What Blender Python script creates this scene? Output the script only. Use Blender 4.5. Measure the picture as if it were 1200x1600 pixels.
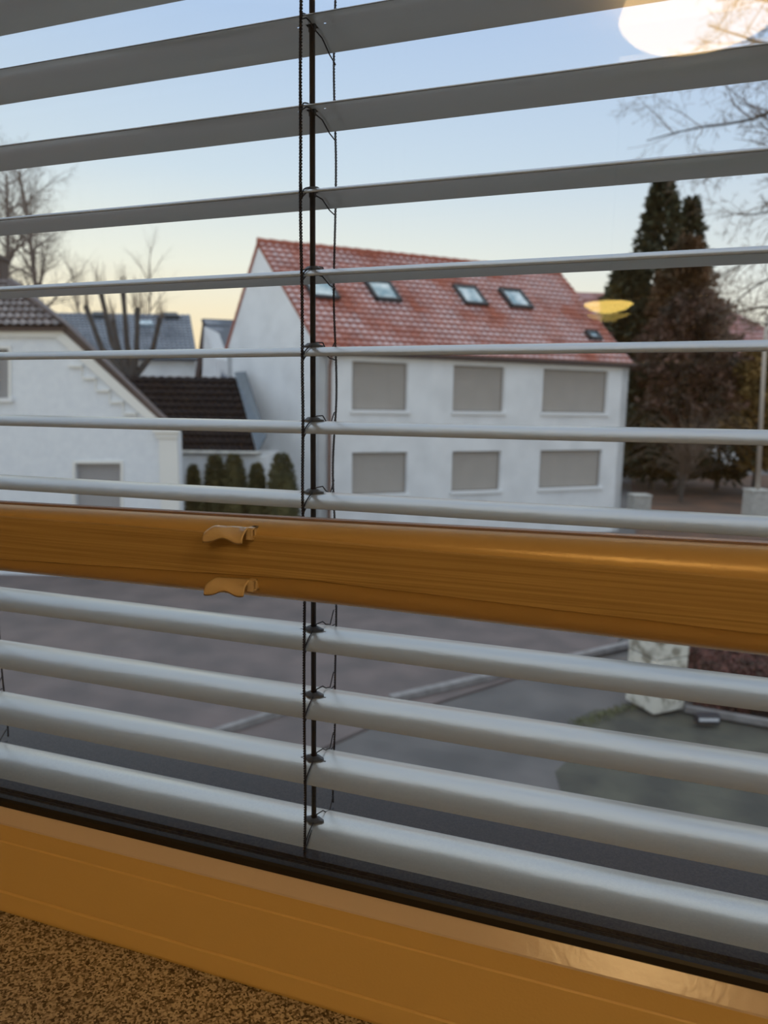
import bpy, math, random
from mathutils import Vector, Matrix, noise
random.seed(7)
for o in list(bpy.data.objects): bpy.data.objects.remove(o)
scene = bpy.context.scene
col = scene.collection
# ------------------------------------------------------------------ camera, sky, exposure
CZ = 4.35                                   # eye height above the street
FPX = 1067.0
YAW, PITCH, ROLL = math.radians(17.93), math.radians(8.61), 0.0135
Fw = Vector((-math.sin(YAW)*math.cos(PITCH), math.cos(YAW)*math.cos(PITCH), -math.sin(PITCH)))
R0 = Vector((math.cos(YAW), math.sin(YAW), 0)); U0 = R0.cross(Fw)
Rt = R0*math.cos(ROLL)+U0*math.sin(ROLL); Up = U0*math.cos(ROLL)-R0*math.sin(ROLL)
EYE = Vector((0, 0, CZ))
FH = Vector((-math.sin(YAW), math.cos(YAW), 0))
cd = bpy.data.cameras.new('camera'); cam = bpy.data.objects.new('camera', cd); col.objects.link(cam)
m = Matrix((Rt, Up, -Fw)).transposed().to_4x4(); m.translation = EYE
cam.matrix_world = m
cd.sensor_fit = 'VERTICAL'; cd.sensor_height = 36.0; cd.sensor_width = 27.0
cd.lens = FPX/1600*36; cd.clip_start = 0.02; cd.clip_end = 400
cd.dof.use_dof = True; cd.dof.focus_distance = 0.42; cd.dof.aperture_fstop = 9.5
scene.camera = cam
vs = scene.view_settings
vs.view_transform = 'Standard'; vs.look = 'None'; vs.exposure = 0.0; vs.gamma = 1.0; vs.use_curve_mapping = False

SKY = 1.32
w = bpy.data.worlds.new('dawn_sky'); scene.world = w; w.use_nodes = True
nt = w.node_tree; nt.nodes.clear(); N = nt.nodes.new; L = nt.links.new
tc = N('ShaderNodeTexCoord'); sx = N('ShaderNodeSeparateXYZ'); L(tc.outputs['Generated'], sx.inputs[0])
def ramp(stops):
    r = N('ShaderNodeValToRGB'); e = r.color_ramp.elements
    while len(e) < len(stops): e.new(0.5)
    for k, (p, c) in zip(e, stops): k.position = p; k.color = (*c, 1)
    return r
warm = ramp([(0, (.86, .62, .33)), (.10, (.86, .72, .48)), (.19, (.76, .77, .68)), (.30, (.56, .66, .74)), (.46, (.40, .53, .73)), (.70, (.75, .86, 1.0)), (1, (.95, 1, 1))])
cool = ramp([(0, (.80, .74, .60)), (.10, (.76, .75, .66)), (.20, (.60, .66, .69)), (.32, (.46, .57, .71)), (.50, (.36, .48, .71)), (.70, (.75, .86, 1.0)), (1, (.95, 1, 1))])
L(sx.outputs['Z'], warm.inputs[0]); L(sx.outputs['Z'], cool.inputs[0])
dp = N('ShaderNodeVectorMath'); dp.operation = 'DOT_PRODUCT'; L(tc.outputs['Generated'], dp.inputs[0])
ga = YAW+math.radians(24); dp.inputs[1].default_value = (-math.sin(ga), math.cos(ga), 0)
mr = N('ShaderNodeMapRange'); mr.inputs['From Min'].default_value = .55; mr.inputs['From Max'].default_value = .97
L(dp.outputs['Value'], mr.inputs['Value'])
mx = N('ShaderNodeMix'); mx.data_type = 'RGBA'; L(mr.outputs[0], mx.inputs[0]); L(cool.outputs[0], mx.inputs[6]); L(warm.outputs[0], mx.inputs[7])
bg = N('ShaderNodeBackground'); bg.inputs[1].default_value = SKY; L(mx.outputs[2], bg.inputs[0])
wo = N('ShaderNodeOutputWorld'); L(bg.outputs[0], wo.inputs[0])

CEIL_LIGHT = 14.0          # radiance of the ceiling lamp
PEND_LIGHT = 18.0

# ------------------------------------------------------------------ pixel helpers (1200 x 1600 frame)
def ray(u, v): return Fw + Rt*((u-600)/FPX) + Up*((800-v)/FPX)
def onY(u, v, Y): d = ray(u, v); return EYE + d*(Y/d.y)
def onG(u, v, z=0.0): d = ray(u, v); return EYE + d*((z-CZ)/d.z)
def dep(u, v, D): return EYE + ray(u, v)*D
def onP(u, v, p0, n): d = ray(u, v); return EYE + d*((p0-EYE).dot(n)/d.dot(n))

# ------------------------------------------------------------------ materials
def mat(name, color, rough=.6, metal=0., var=0., vscale=5., c2=None, bump=0., bscale=20., stretch=(1, 1, 1), emis=None, estr=0., spec=.5, detail=4, contrast=(.35, .65)):
    m = bpy.data.materials.new(name); m.use_nodes = True; t = m.node_tree; b = t.nodes['Principled BSDF']
    b.inputs['Base Color'].default_value = (*color, 1); b.inputs['Roughness'].default_value = rough
    b.inputs['Metallic'].default_value = metal; b.inputs['Specular IOR Level'].default_value = spec
    if emis: b.inputs['Emission Color'].default_value = (*emis, 1); b.inputs['Emission Strength'].default_value = estr
    tc = t.nodes.new('ShaderNodeTexCoord'); mp = t.nodes.new('ShaderNodeMapping'); mp.inputs['Scale'].default_value = stretch
    t.links.new(tc.outputs['Object'], mp.inputs[0])
    if c2 is None and var > 0: c2 = tuple(max(0, x*(1-var)) for x in color)
    if c2 is not None:
        n = t.nodes.new('ShaderNodeTexNoise'); n.inputs['Scale'].default_value = vscale; n.inputs['Detail'].default_value = detail
        t.links.new(mp.outputs[0], n.inputs['Vector'])
        r = t.nodes.new('ShaderNodeValToRGB'); r.color_ramp.elements[0].position = contrast[0]; r.color_ramp.elements[1].position = contrast[1]
        r.color_ramp.elements[0].color = (*c2, 1); r.color_ramp.elements[1].color = (*color, 1)
        t.links.new(n.outputs[0], r.inputs[0]); t.links.new(r.outputs[0], b.inputs['Base Color'])
    if bump > 0:
        n = t.nodes.new('ShaderNodeTexNoise'); n.inputs['Scale'].default_value = bscale; n.inputs['Detail'].default_value = 5
        t.links.new(mp.outputs[0], n.inputs['Vector'])
        bp = t.nodes.new('ShaderNodeBump'); bp.inputs['Strength'].default_value = bump; bp.inputs['Distance'].default_value = .01
        t.links.new(n.outputs[0], bp.inputs['Height']); t.links.new(bp.outputs[0], b.inputs['Normal'])
    return m
def tile_mat(name, color, dark, frost, amount, rough=.55):
    """clay tiles; UV counts tiles; hoar frost lies on the middle of each tile in patches"""
    m = mat(name, color, rough); t = m.node_tree; b = t.nodes['Principled BSDF']; n = t.nodes.new; l = t.links.new
    uv = n('ShaderNodeUVMap'); s = n('ShaderNodeSeparateXYZ'); l(uv.outputs[0], s.inputs[0])
    fy = n('ShaderNodeMath'); fy.operation = 'FRACT'; l(s.outputs['Y'], fy.inputs[0])
    fx = n('ShaderNodeMath'); fx.operation = 'FRACT'; l(s.outputs['X'], fx.inputs[0])
    ry = n('ShaderNodeValToRGB'); e = ry.color_ramp.elements; e[0].position = .06; e[0].color = (0, 0, 0, 1); e[1].position = .3; e[1].color = (1, 1, 1, 1); k = e.new(.72); k.color = (.7, .7, .7, 1); k = e.new(.95); k.color = (0, 0, 0, 1)
    l(fy.outputs[0], ry.inputs[0])
    rx = n('ShaderNodeValToRGB'); e = rx.color_ramp.elements; e[0].position = 0; e[0].color = (.25,)*3+(1,); e[1].position = .45; e[1].color = (1, 1, 1, 1); k = e.new(.95); k.color = (.25,)*3+(1,)
    l(fx.outputs[0], rx.inputs[0])
    pn = n('ShaderNodeTexNoise'); pn.inputs['Scale'].default_value = .16; pn.inputs['Detail'].default_value = 3; l(uv.outputs[0], pn.inputs['Vector'])
    pr = n('ShaderNodeMapRange'); pr.inputs['From Min'].default_value = .36; pr.inputs['From Max'].default_value = .56; l(pn.outputs[0], pr.inputs['Value'])
    a = n('ShaderNodeMath'); a.operation = 'MULTIPLY'; l(ry.outputs[0], a.inputs[0]); l(rx.outputs[0], a.inputs[1])
    a2 = n('ShaderNodeMath'); a2.operation = 'MULTIPLY'; l(a.outputs[0], a2.inputs[0]); l(pr.outputs[0], a2.inputs[1])
    a3 = n('ShaderNodeMath'); a3.operation = 'MULTIPLY'; l(a2.outputs[0], a3.inputs[0]); a3.inputs[1].default_value = amount
    cn = n('ShaderNodeTexWhiteNoise'); fl = n('ShaderNodeVectorMath'); fl.operation = 'FLOOR'; l(uv.outputs[0], fl.inputs[0]); l(fl.outputs[0], cn.inputs['Vector'])
    c1 = n('ShaderNodeMix'); c1.data_type = 'RGBA'; l(cn.outputs['Value'], c1.inputs[0]); c1.inputs[6].default_value = (*dark, 1); c1.inputs[7].default_value = (*color, 1)
    c2 = n('ShaderNodeMix'); c2.data_type = 'RGBA'; l(a3.outputs[0], c2.inputs[0]); l(c1.outputs[2], c2.inputs[6]); c2.inputs[7].default_value = (*frost, 1)
    l(c2.outputs[2], b.inputs['Base Color'])
    return m
def glass_mat(name, tint=(1, 1, 1), ior=1.5, rough=0.0):
    m = bpy.data.materials.new(name); m.use_nodes = True; t = m.node_tree; t.nodes.clear(); n = t.nodes.new
    o = n('ShaderNodeOutputMaterial'); mx = n('ShaderNodeMixShader'); tr = n('ShaderNodeBsdfTransparent'); gl = n('ShaderNodeBsdfGlossy')
    tr.inputs[0].default_value = (*tint, 1); gl.inputs['Roughness'].default_value = rough
    fr = n('ShaderNodeFresnel'); fr.inputs[0].default_value = ior
    t.links.new(fr.outputs[0], mx.inputs[0]); t.links.new(tr.outputs[0], mx.inputs[1]); t.links.new(gl.outputs[0], mx.inputs[2]); t.links.new(mx.outputs[0], o.inputs[0])
    return m

M = {}
M['slat'] = mat('slat_aluminium', (.70, .695, .655), rough=.27, metal=.38, spec=.7, bump=.12, bscale=7, stretch=(1, 3, 1))
M['cord'] = mat('cord_black', (.018, .017, .022), rough=.8)
M['tape'] = mat('tape_black', (.014, .013, .014), rough=.55)
M['clip'] = mat('clip_grey', (.09, .10, .11), rough=.45)
M['brown'] = mat('dark_brown_profile', (.026, .016, .011), rough=.30, spec=.28)
M['gasket'] = mat('black_gasket', (.008, .008, .009), rough=.45)
M['frame'] = mat('lacquered_frame', (.78, .56, .24), rough=.30, spec=.45, bump=.05, bscale=600)
M['mould'] = mat('ochre_moulding', (.64, .46, .21), rough=.32, metal=.25, spec=.5, bump=.04, bscale=500)
M['bead'] = mat('champagne_bead', (.66, .56, .50), rough=.17, metal=.0, spec=.45, bump=.02, bscale=200)
M['metal'] = mat('bronze_edge', (.62, .45, .36), rough=.25, metal=.8)
M['plastic'] = mat('clip_plastic', (.66, .53, .34), rough=.12, spec=.6)
M['wall_in'] = mat('room_plaster', (.70, .63, .52), rough=.9, var=.05)
M['ceil_in'] = mat('ceiling_plaster', (.85, .82, .76), rough=.9)
M['floor_in'] = mat('floor_boards', (.34, .22, .13), rough=.5, var=.3, stretch=(1, 8, 1))
M['door_in'] = mat('door_paint', (.85, .78, .60), rough=.5)
M['chrome'] = mat('brushed_steel', (.6, .6, .6), rough=.3, metal=1)
M['render'] = mat('white_render', (.80, .81, .82), rough=.95, c2=(.70, .71, .72), vscale=1.3, bump=.5, bscale=9, contrast=(.3, .6))
M['render_warm'] = mat('cream_render', (.80, .77, .70), rough=.95, var=.1, vscale=2)
M['brick_white'] = mat('white_painted_brick', (.76, .79, .82), rough=.9, c2=(.70, .73, .77), vscale=6, bump=.7, bscale=12)
M['trim'] = mat('cream_trim', (.78, .77, .73), rough=.8)
M['reveal'] = mat('window_surround', (.28, .26, .24), rough=.8)
M['sillw'] = mat('pale_window_sill', (.76, .77, .78), rough=.6)
M['pipe'] = mat('copper_downpipe', (.16, .075, .045), rough=.5, metal=.3)
M['gutter'] = mat('dark_gutter', (.07, .045, .04), rough=.5, metal=.3)
M['tile_red'] = tile_mat('red_clay_tiles', (.40, .115, .068), (.27, .075, .05), (.72, .64, .67), 1.0)
M['tile_red2'] = tile_mat('dull_red_tiles', (.36, .14, .12), (.26, .10, .09), (.52, .42, .46), .7)
M['tile_dark'] = tile_mat('dark_brown_tiles', (.014, .010, .010), (.008, .006, .007), (.05, .045, .05), .25, rough=.95)
M['tile_dark'].node_tree.nodes['Principled BSDF'].inputs['Specular IOR Level'].default_value = .15
M['tile_hip'] = tile_mat('brown_tiles', (.11, .075, .065), (.07, .05, .045), (.55, .50, .48), .75)
M['tile_grey'] = tile_mat('slate_grey_tiles', (.13, .15, .19), (.08, .10, .13), (.42, .46, .52), 1.)
M['lead'] = mat('lead_flashing', (.13, .16, .19), rough=.5, metal=.4, var=.2)
M['skyframe'] = mat('skylight_frame', (.045, .055, .065), rough=.5)
M['skyglass'] = mat('skylight_glass', (.20, .30, .36), rough=.05, metal=.7, c2=(.55, .62, .66), vscale=3)
M['wglass'] = mat('window_glass', (.06, .08, .10), rough=.08, spec=1)
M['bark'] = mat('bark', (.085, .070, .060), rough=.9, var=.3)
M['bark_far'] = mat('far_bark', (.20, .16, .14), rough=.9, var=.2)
M['twig'] = mat('twigs', (.16, .115, .085), rough=.9)
M['needle'] = mat('dark_needles', (.060, .062, .028), rough=.8, c2=(.022, .032, .016), vscale=1.2)
M['needle_brown'] = mat('bronze_foliage', (.17, .085, .04), rough=.8, c2=(.055, .04, .02), vscale=.9)
M['beech'] = mat('dry_beech_leaves', (.17, .085, .06), rough=.8, c2=(.03, .026, .018), vscale=1.1)
M['ochre_leaf'] = mat('ochre_leaves', (.30, .18, .05), rough=.8, c2=(.12, .085, .025), vscale=1.1)
M['topiary'] = mat('topiary_green', (.115, .10, .035), rough=.85, c2=(.05, .052, .02), vscale=3)
M['hedge_red'] = mat('barberry_leaves', (.17, .065, .055), rough=.8, c2=(.035, .025, .018), vscale=5)
M['asphalt'] = mat('asphalt', (.135, .128, .128), rough=.85, c2=(.085, .083, .085), vscale=.9, bump=.2, bscale=60)
M['pave_red'] = mat('reddish_paving', (.155, .125, .122), rough=.85, c2=(.105, .09, .09), vscale=1.2, bump=.3, bscale=40)
M['moss'] = mat('mossy_ground', (.095, .095, .075), rough=.95, c2=(.055, .056, .05), vscale=1.8, bump=.6, bscale=15)
M['earth'] = mat('leaf_littered_ground', (.15, .075, .045), rough=.95, c2=(.06, .04, .03), vscale=.7)
M['lawn'] = mat('dark_green_lawn', (.06, .085, .085), rough=.95, c2=(.04, .055, .06), vscale=1)
M['kerb'] = mat('pale_kerbstone', (.27, .26, .26), rough=.9, var=.3, vscale=6)
M['moss_edge'] = mat('moss_tuft', (.16, .17, .09), rough=1, var=.4, vscale=15)
M['stone'] = mat('weathered_white_stone', (.66, .64, .57), rough=.9, c2=(.28, .26, .21), vscale=5, bump=.8, bscale=14, contrast=(.36, .52))
M['concrete'] = mat('pale_concrete', (.50, .49, .46), rough=.9, var=.25, vscale=6)
M['polemetal'] = mat('galvanised_pole', (.52, .46, .40), rough=.5, metal=.3)
M['lampbox'] = mat('dark_lamp_housing', (.03, .03, .04), rough=.4)
M['paleplate'] = mat('pale_plate', (.62, .64, .68), rough=.3)
M['curtain'] = mat('grey_roller_shutter', (.33, .32, .32), rough=.7)
M['pane'] = glass_mat('inner_pane', (.98, .985, .98), 1.6)
M['pane_out'] = glass_mat('outer_pane', (.93, .94, .935), 1.27)
def shutter_mat(name, c):
    m = mat(name, c, .6, var=.06, vscale=2); t = m.node_tree; n = t.nodes.new
    g = n('ShaderNodeNewGeometry'); s = n('ShaderNodeSeparateXYZ'); t.links.new(g.outputs['Position'], s.inputs[0])
    a = n('ShaderNodeMath'); a.operation = 'MULTIPLY'; a.inputs[1].default_value = 125.; t.links.new(s.outputs['Z'], a.inputs[0])
    b = n('ShaderNodeMath'); b.operation = 'SINE'; t.links.new(a.outputs[0], b.inputs[0])
    bp = n('ShaderNodeBump'); bp.inputs['Strength'].default_value = .8; bp.inputs['Distance'].default_value = .012
    t.links.new(b.outputs[0], bp.inputs['Height']); t.links.new(bp.outputs[0], t.nodes['Principled BSDF'].inputs['Normal'])
    return m
M['shutter'] = shutter_mat('beige_roller_shutter', (.47, .43, .39))
def sill_mat():
    m = mat('speckled_granite', (.3, .2, .1), .38, spec=.4); t = m.node_tree; n = t.nodes.new; l = t.links.new
    tc = t.nodes['Texture Coordinate'] if 'Texture Coordinate' in t.nodes else n('ShaderNodeTexCoord')
    v = n('ShaderNodeTexVoronoi'); v.inputs['Scale'].default_value = 800; l(tc.outputs['Object'], v.inputs['Vector'])
    ns = n('ShaderNodeTexNoise'); ns.inputs['Scale'].default_value = 380; ns.inputs['Detail'].default_value = 4; l(tc.outputs['Object'], ns.inputs['Vector'])
    s = n('ShaderNodeSeparateColor'); l(v.outputs['Color'], s.inputs[0])
    a = n('ShaderNodeMath'); a.operation = 'ADD'; l(s.outputs[0], a.inputs[0]); l(ns.outputs[0], a.inputs[1])
    h = n('ShaderNodeMath'); h.operation = 'MULTIPLY'; h.inputs[1].default_value = .6; l(a.outputs[0], h.inputs[0])
    r = n('ShaderNodeValToRGB'); e = r.color_ramp.elements; r.color_ramp.interpolation = 'LINEAR'
    e[0].position = .30; e[0].color = (.06, .045, .035, 1); e[1].position = .80; e[1].color = (.62, .56, .46, 1)
    k = e.new(.45); k.color = (.16, .125, .095, 1); k = e.new(.60); k.color = (.36, .30, .23, 1)
    l(h.outputs[0], r.inputs[0]); l(r.outputs[0], t.nodes['Principled BSDF'].inputs['Base Color'])
    return m
M['granite'] = sill_mat()
def wood_mat():
    m = mat('oak_grain_strip', (.62, .38, .12), .5, spec=.3); t = m.node_tree; n = t.nodes.new; l = t.links.new
    tc = n('ShaderNodeTexCoord'); mp = n('ShaderNodeMapping'); mp.inputs['Scale'].default_value = (5, 1, 800); l(tc.outputs['Object'], mp.inputs[0])
    ns = n('ShaderNodeTexNoise'); ns.inputs['Scale'].default_value = 1.6; ns.inputs['Detail'].default_value = 6; ns.inputs['Distortion'].default_value = .6; l(mp.outputs[0], ns.inputs['Vector'])
    r = n('ShaderNodeValToRGB'); e = r.color_ramp.elements; e[0].position = .35; e[0].color = (.38, .265, .11, 1); e[1].position = .65; e[1].color = (.55, .40, .18, 1)
    l(ns.outputs[0], r.inputs[0]); l(r.outputs[0], t.nodes['Principled BSDF'].inputs['Base Color'])
    bp = n('ShaderNodeBump'); bp.inputs['Strength'].default_value = .5; bp.inputs['Distance'].default_value = .0006; l(ns.outputs[0], bp.inputs['Height']); l(bp.outputs[0], t.nodes['Principled BSDF'].inputs['Normal'])
    return m
M['wood'] = wood_mat()

# ------------------------------------------------------------------ mesh helpers
class MB:
    def __init__(s): s.v = []; s.f = []; s.uv = []; s.has_uv = False
    def add(s, vs, fs, uvs=None):
        o = len(s.v); s.v += [tuple(x) for x in vs]; s.f += [tuple(i+o for i in f) for f in fs]
        if uvs: s.has_uv = True
        s.uv += list(uvs) if uvs else [(0, 0)]*len(vs)
        return s
    def hexa(s, p):      # 8 corners: bottom 0-3, top 4-7
        return s.add(p, [(3, 2, 1, 0), (4, 5, 6, 7), (0, 1, 5, 4), (1, 2, 6, 5), (2, 3, 7, 6), (3, 0, 4, 7)])
    def box(s, c, ax, ay, az):   # centre and three half-axis vectors
        c = Vector(c); ax = Vector(ax); ay = Vector(ay); az = Vector(az)
        return s.hexa([c-ax-ay-az, c+ax-ay-az, c+ax+ay-az, c-ax+ay-az, c-ax-ay+az, c+ax-ay+az, c+ax+ay+az, c-ax+ay+az])
    def aabb(s, a, b):
        a = Vector(a); b = Vector(b); c = (a+b)/2; h = (b-a)/2
        return s.box(c, (h.x, 0, 0), (0, h.y, 0), (0, 0, h.z))
    def prism(s, poly, d):       # polygon (3D points) swept along d
        n = len(poly); P = [Vector(p) for p in poly]; d = Vector(d)
        return s.add(P+[p+d for p in P], [tuple(range(n)), tuple(range(2*n-1, n-1, -1))]+[(i, i+n, (i+1) % n+n, (i+1) % n) for i in range(n)])
    def tube(s, pts, rad, n=6, cap=True):
        pts = [Vector(p) for p in pts]; rs = rad if isinstance(rad, (list, tuple)) else [rad]*len(pts)
        vs = []; fs = []; ref = None
        for i, p in enumerate(pts):
            t = (pts[min(i+1, len(pts)-1)]-pts[max(i-1, 0)])
            t = t.normalized() if t.length > 1e-9 else Vector((0, 0, 1))
            if ref is None: ref = t.orthogonal().normalized()
            a = (ref - t*ref.dot(t)); a = a.normalized() if a.length > 1e-6 else t.orthogonal().normalized(); ref = a; b = t.cross(a)
            for k in range(n):
                q = 2*math.pi*k/n; vs.append(p+(a*math.cos(q)+b*math.sin(q))*rs[i])
        for i in range(len(pts)-1):
            for k in range(n):
                fs.append((i*n+k, i*n+(k+1) % n, (i+1)*n+(k+1) % n, (i+1)*n+k))
        if cap: fs.append(tuple(range(n-1, -1, -1))); fs.append(tuple(range(len(vs)-n, len(vs))))
        return s.add(vs, fs)
    def lathe(s, prof, c, n=40):
        c = Vector(c); vs = []; fs = []
        for (r, z) in prof:
            for k in range(n): q = 2*math.pi*k/n; vs.append(c+Vector((r*math.cos(q), r*math.sin(q), z)))
        for i in range(len(prof)-1):
            for k in range(n): fs.append((i*n+k, i*n+(k+1) % n, (i+1)*n+(k+1) % n, (i+1)*n+k))
        return s.add(vs, fs)
    def build(s, name, m, parent=None, smooth=False, bevel=0.):
        me = bpy.data.meshes.new(name); 
        o0 = s.origin if hasattr(s, 'origin') else None
        me.from_pydata(s.v, [], s.f)
        if s.has_uv:
            l = me.uv_layers.new(name='UVMap')
            for lp in me.loops: l.data[lp.index].uv = s.uv[lp.vertex_index]
        me.materials.append(m)
        if smooth:
            for p in me.polygons: p.use_smooth = True
        o = bpy.data.objects.new(name, me); col.objects.link(o)
        if parent is not None:
            o.parent = parent; o.matrix_parent_inverse = Matrix.Translation(-parent.location)
        if bevel > 0:
            b = o.modifiers.new('bevel', 'BEVEL'); b.width = bevel; b.segments = 2; b.limit_method = 'ANGLE'
        return o
def tag(o, label=None, cat=None, group=None, kind=None):
    if label: o['label'] = label
    if cat: o['category'] = cat
    if group: o['group'] = group
    if kind: o['kind'] = kind
    return o
def empty(name, loc, *a, **k):
    o = bpy.data.objects.new(name, None); o.empty_display_size = .1; o.location = loc; col.objects.link(o)
    tag(o, *a, **k); return o
def sweep_x(prof, x0, x1, n=1):
    """profile of (y, z) pairs carried along X"""
    vs = []; fs = []; k = len(prof)
    for i in range(n+1):
        x = x0+(x1-x0)*i/n
        vs += [(x, p[0], p[1]) for p in prof]
    for i in range(n):
        for j in range(k): fs.append((i*k+j, i*k+(j+1) % k, (i+1)*k+(j+1) % k, (i+1)*k+j))
    fs.append(tuple(range(k-1, -1, -1))); fs.append(tuple(range(n*k, (n+1)*k)))
    b = MB(); b.add(vs, fs); return b
def tile_patch(A, B, C_, D, nu, nv, hu=.03, hv=.035, su=6):
    """A-B eave (left to right), D-C ridge; pantiles in nu columns and nv courses, real relief"""
    A, B, C_, D = map(Vector, (A, B, C_, D)); nrm = (B-A).cross(D-A).normalized()
    if nrm.z < 0: nrm = -nrm
    rows = []
    for j in range(nv):
        rows += [(j+.0, hv), (j+.999, 0.)]
    vs = []; uv = []; fs = []; W = nu*su+1
    for (t, h) in rows:
        tt = min(1, t/nv)
        for i in range(W):
            s_ = i/(W-1); p = (A.lerp(B, s_)).lerp(D.lerp(C_, s_), tt)
            hh = h*1.0+hu*(.5-.5*math.cos(2*math.pi*i/su))
            vs.append(p+nrm*hh); uv.append((i/su, t))
    for r in range(len(rows)-1):
        for i in range(W-1): fs.append((r*W+i, r*W+i+1, (r+1)*W+i+1, (r+1)*W+i))
    b = MB(); b.add(vs, fs, uv)
    th = nrm*-.10
    b.hexa([A+th, B+th, C_+th, D+th, A, B, C_, D])
    return b
def Z(z): return CZ+z

# ================================================================== WINDOW (setting)
XL, XR = -1.05, .62          # clear opening
YG, YB, YO = .335, .378, .478
win = empty('window_1', (0, YG, Z(-.33)), 'wide lacquered wooden window with blind between its two panes', 'window', None, 'structure')
def zr(ratio, Y): return Z(ratio*Y)
R_SILL = -.3222/.3
R_F1 = (onY(0, 1313, 1).z-CZ); R_F2 = (onY(0, 1390, 1).z-CZ)
yf = .3284
prof = [(YG+.012, Z(-.2800)), (YG-.0005, Z(-.2800)), (yf+.001, Z(-.2835)), (yf, Z(-.2845)), (yf, zr(R_F1, yf)+.0006), (yf+.0006, zr(R_F1, yf)), (yf-.0002, zr(R_F1, yf)-.0008),
        (yf-.0010, zr(R_F2, yf)+.0012), (yf-.0002, zr(R_F2, yf)+.0004), (yf-.0014, zr(R_F2, yf)-.0006), (yf-.002, Z(-.3475)), (yf+.0015, Z(-.3505)), (yf+.0015, Z(-.3535)), (YG+.012, Z(-.3535))]
sweep_x(prof, XL-.08, XR+.08).build('sash_rail', M['frame'], win)
sweep_x([(YG-.0003, Z(-.2799)), (YG-.0003, Z(-.2757)), (YG-.0005, Z(-.2752)), (yf+.0001, Z(-.2831)), (yf-.0003, Z(-.2841)), (yf+.001, Z(-.2839))], XL, XR).build('glazing_bead', M['bead'], win)
# other sash members, same slanted bead
top = Z(.62)
sweep_x([(YG+.012, top), (YG-.001, top), (yf, top+.009), (yf, top+.075), (YG+.012, top+.075)], XL-.08, XR+.08).build('sash_rail', M['frame'], win)
for xa, xb in ((XL-.08, XL), (XR, XR+.08)):
    b = MB(); b.aabb((xa, yf, Z(-.2842)), (xb, YG+.012, top+.01)); b.build('sash_stile', M['frame'], win, bevel=.002)
b = sweep_x([(YG+.003, Z(-.2768)), (YG-.0012, Z(-.2752)), (YG-.0016, Z(-.2705)), (YG-.0006, Z(-.2690)), (YG+.003, Z(-.2688))], XL, XR); b.build('gasket', M['gasket'], win)
b = MB(); b.aabb((XL-.005, YG, Z(-.276)), (XR+.005, YG+.0002, top+.005))
# a single-sheet pane each: thin-glass surface
def pane(Y, m, z0, z1, x0, x1):
    b = MB(); b.add([(x0, Y, z0), (x1, Y, z0), (x1, Y, z1), (x0, Y, z1)], [(0, 1, 2, 3)]); return b.build('glass_pane', m, win)
pane(YG, M['pane'], Z(-.276), top+.005, XL-.005, XR+.005)
pane(YO, M['pane_out'], Z(-.30), top+.005, XL-.005, XR+.005)
# dark brown outer sash below the blind, stepped
sweep_x([(.344, Z(-.330)), (.344, Z(-.3060)), (.3490, Z(-.3045)), (.3496, Z(-.3036)), (.3565, Z(-.2946)), (.3575, Z(-.2950)), (.3590, Z(-.2938)), (.3680, Z(-.2905)), (.3695, Z(-.2915)), (.3715, Z(-.2900)), (.386, Z(-.2890)), (.425, Z(-.2885)), (.43, Z(-.305)), (.52, Z(-.305)), (.52, Z(-.33))], XL-.08, XR+.08).build('outer_sash_rail', M['brown'], win)
sweep_x([(.345, top), (.53, top), (.53, top+.075), (.345, top+.075)], XL-.08, XR+.08).build('outer_sash_rail', M['brown'], win)
for xa, xb in ((XL-.08, XL), (XR, XR+.08)):
    b = MB(); b.aabb((xa, YG+.013, Z(-.33)), (xb, .53, top+.075)); b.build('outer_sash_stile', M['brown'], win, bevel=.002)

# sill and room shell
b = MB(); b.aabb((XL-.12, .09, Z(-.392)), (XR+.12, .345, Z(-.3530))); tag(b.build('trim_1', M['granite'], bevel=.003), 'speckled brown granite window sill below the ochre frame', 'window sill', None, 'structure')
FLZ, CEZ = Z(-1.22), Z(1.30)
RX0, RX1, RY0 = -2.3, 2.1, -3.9
def struct(name, b, m, label, cat):
    return tag(b.build(name, m), label, cat, None, 'structure')
b = MB()
b.aabb((RX0-.2, .12, FLZ-.2), (XL-.08, .53, CEZ+.2)); b.aabb((XR+.08, .12, FLZ-.2), (RX1+.2, .53, CEZ+.2))
b.aabb((XL-.08, .12, top+.075), (XR+.08, .53, CEZ+.2)); b.aabb((XL-.08, .12, FLZ-.2), (XR+.08, .53, Z(-.392)))
struct('wall_front', b, M['wall_in'], 'room wall around the window', 'wall')
b = MB(); b.aabb((RX0-.2, RY0-.2, FLZ), (RX0, .12, CEZ)); struct('wall_left', b, M['wall_in'], 'left room wall', 'wall')
b = MB(); b.aabb((RX1, RY0-.2, FLZ), (RX1+.2, .12, CEZ)); struct('wall_right', b, M['wall_in'], 'right room wall', 'wall')
b = MB(); b.aabb((RX0-.2, RY0-.4, FLZ), (RX1+.2, RY0-.2, CEZ)); struct('wall_back', b, M['wall_in'], 'room wall opposite the window', 'wall')
b = MB(); b.aabb((RX0-.2, RY0-.4, FLZ-.2), (RX1+.2, .12, FLZ)); struct('floor', b, M['floor_in'], 'brown floor of the room', 'floor')
b = MB(); b.aabb((RX0-.2, RY0-.4, CEZ), (RX1+.2, .12, CEZ+.2)); struct('ceiling', b, M['ceil_in'], 'plaster ceiling of the room', 'ceiling')
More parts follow.
